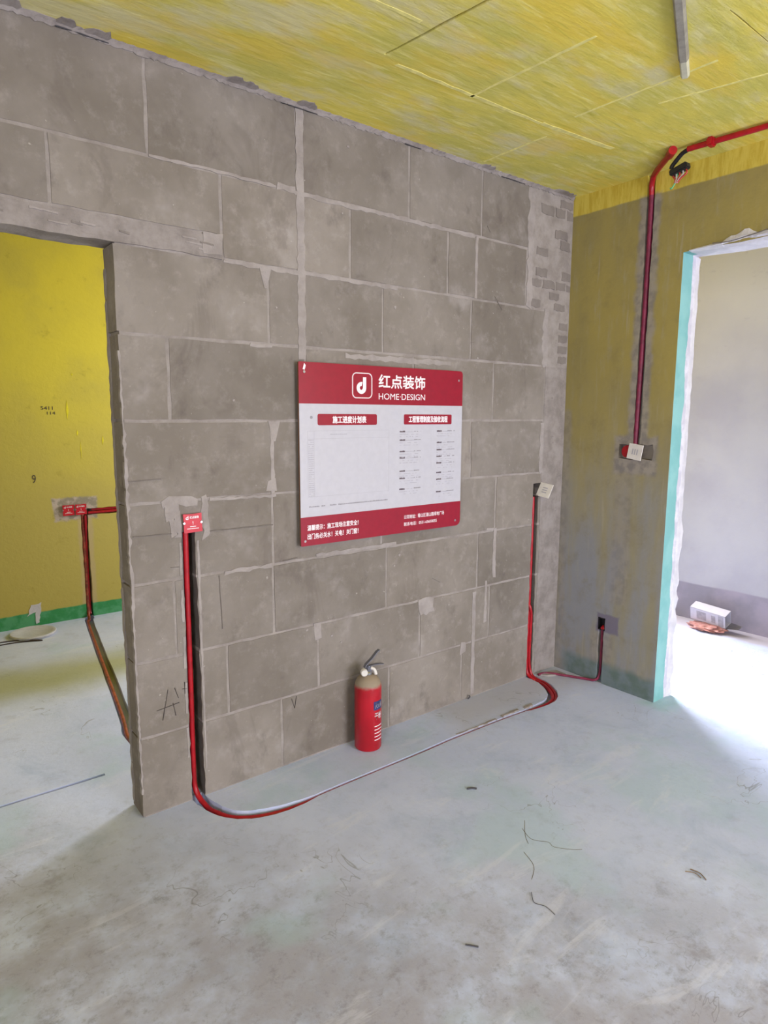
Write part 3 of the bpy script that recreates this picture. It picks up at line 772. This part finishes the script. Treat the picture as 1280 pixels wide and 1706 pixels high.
def patch(name, a0, a1, z0, z1, mat, dr):
    bm = bmesh.new(); n = 14; prev = None
    for i in range(n+1):
        a = math.radians(a0+(a1-a0)*i/n)
        cur = [bm.verts.new((EX+(R+dr)*math.cos(a), EY+(R+dr)*math.sin(a), z)) for z in (z0, z1)]
        if prev: bm.faces.new((prev[0], cur[0], cur[1], prev[1]))
        prev = cur
    return local(from_bm(name, bm, M[mat], ex, True))
patch('label', -106, -48, .040, .250, 'cyl', .0006)
patch('label_panel', -102, -52, .205, .248, 'blue', .0011)
CY = lambda u, v, d: Vector((EX+(R+.0016)*math.cos(math.radians(u)), EY+(R+.0016)*math.sin(math.radians(u)), v))
def ctext(s, a0, z0, a1, z1, mat='ink', bold=.01):
    o = textmesh('lettering', s, a0, z0, a1, z1, CY, M[mat], ex, bold)
    if o: local(o)
ctext('灭火器', -96, .214, -58, .240, 'greyink')
ctext('干粉', -98, .160, -60, .192, 'ink', .03)
patch('label_panel', -98, -52, .085, .118, 'cyl', .0011)
for k in range(5): patch('label_line', -98, -54, .055+k*.017, .059+k*.017, 'ink', .0014)

# ------------------------------------------------------------------ wall box covers
def cover(x, z, y, s, label, group=None, tilt=0.0, shadow=False):
    t = thing('junction_box_cover', label, 'box cover', (x, y, z-s/2), group)
    h = s/2
    n = .006*s/.075
    pol = [(-h, -h), (0, -h*1.02), (h*1.0, -h), (h*.97, -n), (h*.97-n, -n*.6), (h*.97-n, n*.6), (h*.97, n), (h, h*.97), (0, h*.93), (-h, h), (-h*.97, n), (-h*.97+n, n*.6), (-h*.97+n, -n*.6), (-h*.97, -n)]
    pol = [(x+p[0]*math.cos(tilt)-p[1]*math.sin(tilt), z+p[0]*math.sin(tilt)+p[1]*math.cos(tilt)) for p in pol]
    local(flat('plate', pol, XZ(y-.012), .004, M['coverred'], t))
    bx = box('box_rim', x-h*.86, y-.0085, z-h*.86, x+h*.86, y+.004, z+h*.86, M['coverred'], t); local(bx)
    for sx in (-1, 1):
        bm = bmesh.new(); tube_bm(bm, [(x+sx*(h*.93), y-.013, z), (x+sx*(h*.93), y-.002, z)], .0045*s/.075, 10, False)
        local(from_bm('screw', bm, M['steel'], t, True))
    k = s/.075
    for (body, a, b, c, d, bo) in (('红点装饰', -.012, .017, .024, .027, .03), ('d', -.029, .014, -.018, .028, .03), ('!', -.0015, -.006, .0015, .006, .02)):
        o = textmesh('lettering', body, x+a*k, z+b*k, x+c*k, z+d*k, XZ(y-.0128), M['ink'], t, bo)
        if o: local(o)
    bm = bmesh.new()
    for (a, b, c, hh) in ((-.012, .012, -.016, .0035), (-.024, .024, -.024, .003)):
        q = a
        while q < b:
            L = random.uniform(.003, .006); box_bm(bm, x+q*k, y-.0130, z+c*k, x+min(q+L, b)*k, y-.0122, z+(c+hh)*k); q += L+.001
    o = from_bm('small_print', bm, M['ink'], t); o['kind'] = 'stuff'; local(o)
    return t
cover(-2.330, 1.153, -.004, .074, 'red printed socket box cover on the grey block wall', tilt=.03)
cover(-2.148, .853, 2.876, .080, 'red socket box cover on the yellow wall, left one of the pair', tilt=.02)
cover(-2.060, .853, 2.876, .080, 'red socket box cover on the yellow wall, right one of the pair', tilt=.02)

# ------------------------------------------------------------------ conduits
FZ = -.016
pts = [(-2.352, .010, 1.115), (-2.352, .016, .9), (-2.353, .018, .5), (-2.356, .018, .15), (-2.352, .010, .03)]
pts += [(p.x, p.y, (FZ if p.x > -1.95 or p.x < -2.0 else FZ)) for p in main_run[6:-5:2]]
pts += [(-.252, -.05, -.014), (-.257, .004, .02), (-.260, .014, .12), (-.258, .012, .35), (-.256, .010, .7), (-.254, .012, 1.10)]
tag(tube('conduit', pts, .0110, M['red'], None, 10, True, 4), 'long red conduit from the left wall chase across the floor groove up the right chase', 'conduit')
pts = [(-.75, -.300, -.028), (-.568, -.318, FZ), (-.425, -.318, FZ), (-.318, -.258, FZ), (-.238, -.13, -.014), (-.229, -.03, -.010), (-.232, .004, .03),
       (-.238, .010, .12), (-.240, .006, .28), (-.246, .000, .38), (-.258, -.001, .43), (-.262, .015, .46)]
tag(tube('conduit', pts, .0100, M['red'], None, 10, True, 5), 'short red conduit beside the right chase, bent up from the floor corner', 'conduit')
pts = [(p.x-.010, p.y, -.014) for p in left_run[6:]]
pts = [(-2.047, 2.898, .83), (-2.047, 2.898, .5), (-2.047, 2.898, .15), (-2.052, 2.875, .03), (-2.062, 2.82, -.008)]+pts
tag(tube('conduit', pts, .0110, M['brown'], None, 10, True, 4), 'orange-red conduit running down the yellow wall and over the left room floor', 'conduit')
tag(tube('conduit', [(-2.028, 2.885, .80), (-2.03, 2.900, .5), (-2.032, 2.9, .1), (-2.035, 2.885, .02)], .009, M['red'], None, 8), 'thin dark red conduit beside the orange one on the yellow wall', 'conduit')
tag(tube('conduit', [(-2.005, 2.892, .818), (-1.8, 2.892, .820), (-1.5, 2.892, .824), (-1.25, 2.892, .826)], .011, M['red'], None, 10), 'lower red conduit running sideways on the yellow wall to the doorway edge', 'conduit')
tag(tube('conduit', [(-1.98, 2.894, .842), (-1.8, 2.893, .842), (-1.5, 2.893, .845), (-1.25, 2.893, .846)], .009, M['red'], None, 10), 'upper red conduit running sideways on the yellow wall to the doorway edge', 'conduit')
tag(tube('conduit', [(-4.9, .43, -.018), (-3.6, .43, -.018), (-3.0, .43, -.018), (-2.62, .425, -.018)], .006, M['brown'], None, 8), 'dusty conduit sunk in the straight floor groove at the left edge', 'conduit')
tag(tube('conduit', [(-.20, -.035, .006), (-.15, -.05, .009), (-.10, -.12, .009), (-.03, -.255, .009), (-.012, -.300, .012), (.012, -.316, .04), (.018, -.318, .15), (.016, -.319, .33)], .0075, M['dull'], None, 8),
    'thin dark magenta conduit from the floor corner up to the low socket hole', 'conduit')
# ceiling drop
cp = thing('conduit', 'red conduit from the ceiling down the olive wall to the white plate', 'conduit', (0, -.476, 1.41))
local(tube('pipe', [(.012, -.463, 1.40), (.012, -.470, 1.9), (.012, -.474, 2.4), (.006, -.476, 2.70)], .0135, M['dull'], cp, 12))
local(tube('pipe', [(.006, -.476, 2.70), (-.006, -.480, 2.745), (-.035, -.505, 2.775), (-.075, -.545, 2.782), (-.170, -.640, 2.782), (-.225, -.695, 2.782)], .0140, M['red'], cp, 12))
local(tube('end_socket', [(-.215, -.685, 2.780), (-.262, -.728, 2.780)], .019, M['red'], cp, 14, False))
pm = tag(tube('conduit', [(-.218, -.775, 2.781), (-.205, -.95, 2.781), (-.19, -1.15, 2.781), (-.17, -1.5, 2.781), (-.16, -2.0, 2.781)], .0125, M['red'], None, 12),
         'red conduit running along the yellow ceiling over the right doorway', 'conduit')
cl = tag(box('pipe_clip', -.235, -.895, 2.762, -.190, -.865, 2.8, M['red'], None, .006), 'red clip holding the ceiling conduit above the olive wall', 'pipe clip')
fx = thing('lamp_connector', 'black wired connector hanging from a flexible tube under the yellow ceiling', 'connector', (-.2, -.73, 2.70))
local(tube('flexible_tube', [(-.217, -.775, 2.778), (-.210, -.745, 2.772), (-.203, -.715, 2.752), (-.20, -.695, 2.735), (-.20, -.690, 2.722)], .010, M['dark'], fx, 10))
bm = bmesh.new(); box_bm(bm, -.222, -.775, 2.694, -.178, -.690, 2.722, .005)
bmesh.ops.rotate(bm, verts=bm.verts, cent=(-.2, -.73, 2.708), matrix=Matrix.Rotation(math.radians(-14), 3, 'X'))
local(from_bm('connector_block', bm, M['dark'], fx))
for i, mt in enumerate(('wirered', 'wirewhite', 'wirered', 'wirewhite', 'wirered')):
    yy = -.700-i*.016
    local(tube('wire', [(-.2, yy, 2.700), (-.202, yy-.004, 2.684), (-.203, -.715-i*.007, 2.668), (-.203, -.712-i*.004, 2.652)], .0042, M[mt], fx, 6))
local(tube('wire', [(-.2, -.722, 2.70), (-.202, -.722, 2.67), (-.203, -.712, 2.648), (-.204, -.700, 2.632), (-.204, -.694, 2.636)], .0035, M['wiregreen'], fx, 6, True))

# ------------------------------------------------------------------ white plates
def plate(name, c, e1, e2, label, mats='plate', extra=None):
    c = Vector(c); e1 = Vector(e1); e2 = Vector(e2); n = e1.cross(e2).normalized()*.005
    t = thing(name, label, 'box cover', c)
    bm = bmesh.new(); vs = [bm.verts.new(c+a*e1/2+b*e2/2) for a, b in ((-1, -1), (1, -1), (1, 1), (-1, 1))]
    f = bm.faces.new(vs); r = bmesh.ops.extrude_face_region(bm, geom=[f])
    for v in [g for g in r['geom'] if isinstance(g, bmesh.types.BMVert)]: v.co += n
    bmesh.ops.bevel(bm, geom=bm.edges[:], offset=.0014, segments=1, affect='EDGES')
    local(from_bm('plate', bm, M['plate'], t))
    bm = bmesh.new()
    for a, b in ((-1, -1), (1, -1), (1, 1), (-1, 1)):
        pass
    o = c-n*.04 if False else c
    for k in range(3):
        u = (k-1)*.16
        p = [c+e1*(u-.04)-e2*.18, c+e1*(u+.04)-e2*.18, c+e1*(u+.04)+e2*.18, c+e1*(u-.04)+e2*.18]
        for sgn in (-1, 2.2):
            q = [bm.verts.new(v+n*(-.12 if sgn < 0 else 1.12)) for v in p]; bm.faces.new(q)
    local(from_bm('moulded_mark', bm, M['greyink'], t))
    return t
t = plate('junction_box_cover', (-.215, -.040, 1.140), (.045, -.0, .075), (.012, -.082, -.012), 'white square cover plate hanging tilted from the hole in the block wall')
local(tube('hinge_screw', [(-.238, .03, 1.112), (-.238, -.012, 1.108)], .004, M['steel'], t, 8, False))
t = plate('junction_box_cover', (-.016, -.482, 1.376), (0, -.084, -.012), (0, -.014, .084), 'white square cover plate at the foot of the red conduit on the olive wall')
bm = bmesh.new(); tube_bm(bm, [(.028, -.428, 1.376), (-.008, -.428, 1.376)], .034, 18, False)
local(from_bm('round_box', bm, M['red'], t, True))
t = thing('socket_box', 'dark open socket box low on the olive wall above the green band', 'socket box', (0, -.32, .33))
bm = bmesh.new()
for (y0, y1, z0, z1) in ((-.344, -.340, .326, .398), (-.303, -.299, .326, .398), (-.344, -.299, .326, .330), (-.344, -.299, .394, .398)):
    box_bm(bm, -.001, y0, z0, .038, y1, z1)
box_bm(bm, .034, -.344, .326, .038, -.299, .398)
local(from_bm('box_shell', bm, M['dark'], t))
local(tube('end_socket', [(.012, -.330, .345), (-.004, -.332, .338)], .011, M['red'], t, 10, False))

# ------------------------------------------------------------------ ceiling strip
t = thing('ceiling_strip', 'grey plastic strip with a pale end hanging under the yellow ceiling', 'strip', (-1.1, -1.2, 2.78))
d = Vector((-.845, -1.085, 0)); e = Vector((-1.50, -1.395, 0)); dr = (e-d).normalized(); nn = Vector((-dr.y, dr.x, 0))
def strip(name, a, b, wd, hgt, mat):
    bm = bmesh.new(); prev = None
    for s in (a, b):
        c = d+dr*s
        prof_ = [(-wd, 2.8), (-wd, 2.8-hgt*.55), (-wd*.6, 2.8-hgt), (wd*.6, 2.8-hgt), (wd, 2.8-hgt*.55), (wd, 2.8)]
        cur = [bm.verts.new((c.x+nn.x*u, c.y+nn.y*u, z)) for u, z in prof_]
        if prev:
            for k in range(6): bm.faces.new((prev[k], prev[(k+1) % 6], cur[(k+1) % 6], cur[k]))
        bm.faces.new(cur if not prev else cur[::-1]); prev = cur
    return local(from_bm(name, bm, M[mat], t))
strip('strip_body', .13, .80, .017, .024, 'grey'); strip('strip_end', 0.0, .13, .015, .020, 'paleend')

# ------------------------------------------------------------------ things on the floors
t = thing('drain_cover', 'white round disc lying on the floor against the yellow wall', 'disc', (-2.475, 2.685, 0))
local(lathe('disc', [(.140, 0), (.150, .003), (.152, .014), (.146, .020), (.128, .020), (.122, .016)], (-2.475, 2.685, 0), M['pvc'], t, 48))
tag(tube('cable', [(-3.2, 2.53, .004), (-2.9, 2.545, .004), (-2.62, 2.55, .004), (-2.46, 2.49, .004), (-2.50, 2.53, .004), (-2.62, 2.60, .004), (-2.8, 2.63, .004)], .004, M['darkcable'], None, 6),
    'thin dark cable on the left room floor in front of the white disc', 'cable')
def twig(pts, r, mat, label, cat):
    tag(tube('straw' if cat == 'straw' else 'scrap', pts, r, M[mat], None, 6), label, cat)
twig([(-1.165, -1.47, .003), (-1.16, -1.50, .004), (-1.175, -1.53, .003)], .0018, 'straw', 'bent brown straw on the bare floor at the lower right', 'straw')
twig([(-1.19, -1.465, .003), (-1.175, -1.49, .005), (-1.18, -1.515, .003)], .0014, 'straw', 'thin brown straw crossing the bent one at the lower right', 'straw')
twig([(-1.425, -.640, .004), (-1.405, -.650, .005), (-1.392, -.664, .004)], .004, 'chip', 'small dark chip on the floor right of the fire extinguisher', 'scrap')
twig([(-.785, -.012, .004), (-.775, -.018, .016), (-.778, -.012, .024)], .004, 'chip', 'small dark chip standing at the foot of the block wall', 'scrap')
twig([(-1.69, -1.20, .002), (-1.72, -1.235, .002), (-1.705, -1.27, .002), (-1.71, -1.31, .002)], .0009, 'chip', 'hair-thin dark fibre curling on the middle of the floor', 'scrap')
twig([(-2.02, -1.22, .003), (-1.995, -1.25, .003)], .0025, 'chip', 'short dark sliver on the floor near the lower centre', 'scrap')
# mortar ridge beside the groove
def fsmear(poly, h=.004):
    flat('mortar_smear', rough(poly, .02, .004), lambda u, v, dd: Vector((u, v, h-dd)), h+.003, M['smear'], fl)
fsmear([(-.62, -.268), (-.55, -.262), (-.56, -.285), (-.62, -.288)], .005)
fsmear([(-.80, -.268), (-.66, -.262), (-.67, -.278), (-.80, -.279)], .005)
fsmear([(-1.12, -.262), (-.84, -.268), (-.84, -.277), (-1.12, -.270)], .003)
fsmear([(-.20, -.02), (-.05, -.06), (-.06, -.13), (-.16, -.08)], .008)
# fine cracks in the screed
for k, pts in enumerate(([(-1.447, -.956), (-1.47, -1.02), (-1.435, -1.07), (-1.44, -1.10), (-1.40, -1.15), (-1.37, -1.172)],
            [(-1.40, -.93), (-1.47, -.99), (-1.50, -1.03)], [(-1.55, -1.05), (-1.58, -1.12), (-1.64, -1.16)])):
    pp = smoothpts([(a, b, 0) for a, b in pts], 4)
    poly = band(pp, [.0009]*len(pp))
    flat('floor_crack', poly, lambda u, v, dd: Vector((u, v, .0006-dd)), .003, M['chalkline'], fl)

# ------------------------------------------------------------------ carton and bag in the right room
ct = thing('carton', 'white printed carton with an open end beside the pale wall in the right room', 'carton', (1.53, -.25, .05))
mrot = Matrix.Translation((1.52, -.25, .112)) @ Matrix.Rotation(math.radians(4), 4, 'X') @ Matrix.Rotation(math.radians(-20), 4, 'Y')
def cbox(name, x0, y0, z0, x1, y1, z1, mat):
    bm = bmesh.new(); box_bm(bm, x0, y0, z0, x1, y1, z1); bm.transform(mrot); return local(from_bm(name, bm, M[mat], ct))
w_, h_, l_ = .045, .052, .13
bm = bmesh.new()
for q in ((-w_, -l_, -h_, -w_+.003, l_, h_), (w_-.003, -l_, -h_, w_, l_, h_), (-w_, -l_, h_-.003, w_, l_, h_), (-w_, -l_, -h_, w_, l_, -h_+.003), (-w_, l_-.003, -h_, w_, l_, h_)):
    box_bm(bm, *q)
bm.transform(mrot); local(from_bm('carton_body', bm, M['carton'], ct))
for (y0, y1, z0, z1) in ((.010, .080, -.034, .036), (-.060, -.030, -.03, .03), (-.118, -.080, -.044, .044)):
    cbox('printed_panel', -w_-.001, y0, z0, -w_+.001, y1, z1, 'cardgrey')
bm = bmesh.new(); v = [bm.verts.new(p) for p in ((-w_, -l_, -h_), (w_, -l_, -h_), (w_*.8, -l_-.085, -h_+.004), (-w_*.4, -l_-.080, -h_+.002))]
bm.faces.new(v); bmesh.ops.solidify(bm, geom=bm.faces[:], thickness=.003); bm.transform(mrot); local(from_bm('end_flap', bm, M['cardgrey'], ct))
bm = bmesh.new(); bmesh.ops.create_icosphere(bm, subdivisions=4, radius=1)
rnd = random.Random(3)
from mathutils import noise as mn
for v in bm.verts:
    n = mn.noise(v.co*3.1)*.35; v.co = Vector((v.co.x*.085*(1+n), v.co.y*.13*(1+n), v.co.z*.026*(1+n*1.2)))
    v.co += Vector((1.49, -.245, .022))
    v.co.z = max(v.co.z, .001)
tag(from_bm('plastic_bag', bm, M['bag'], None, True), 'crumpled orange-red plastic bag under the white carton in the right room', 'bag')
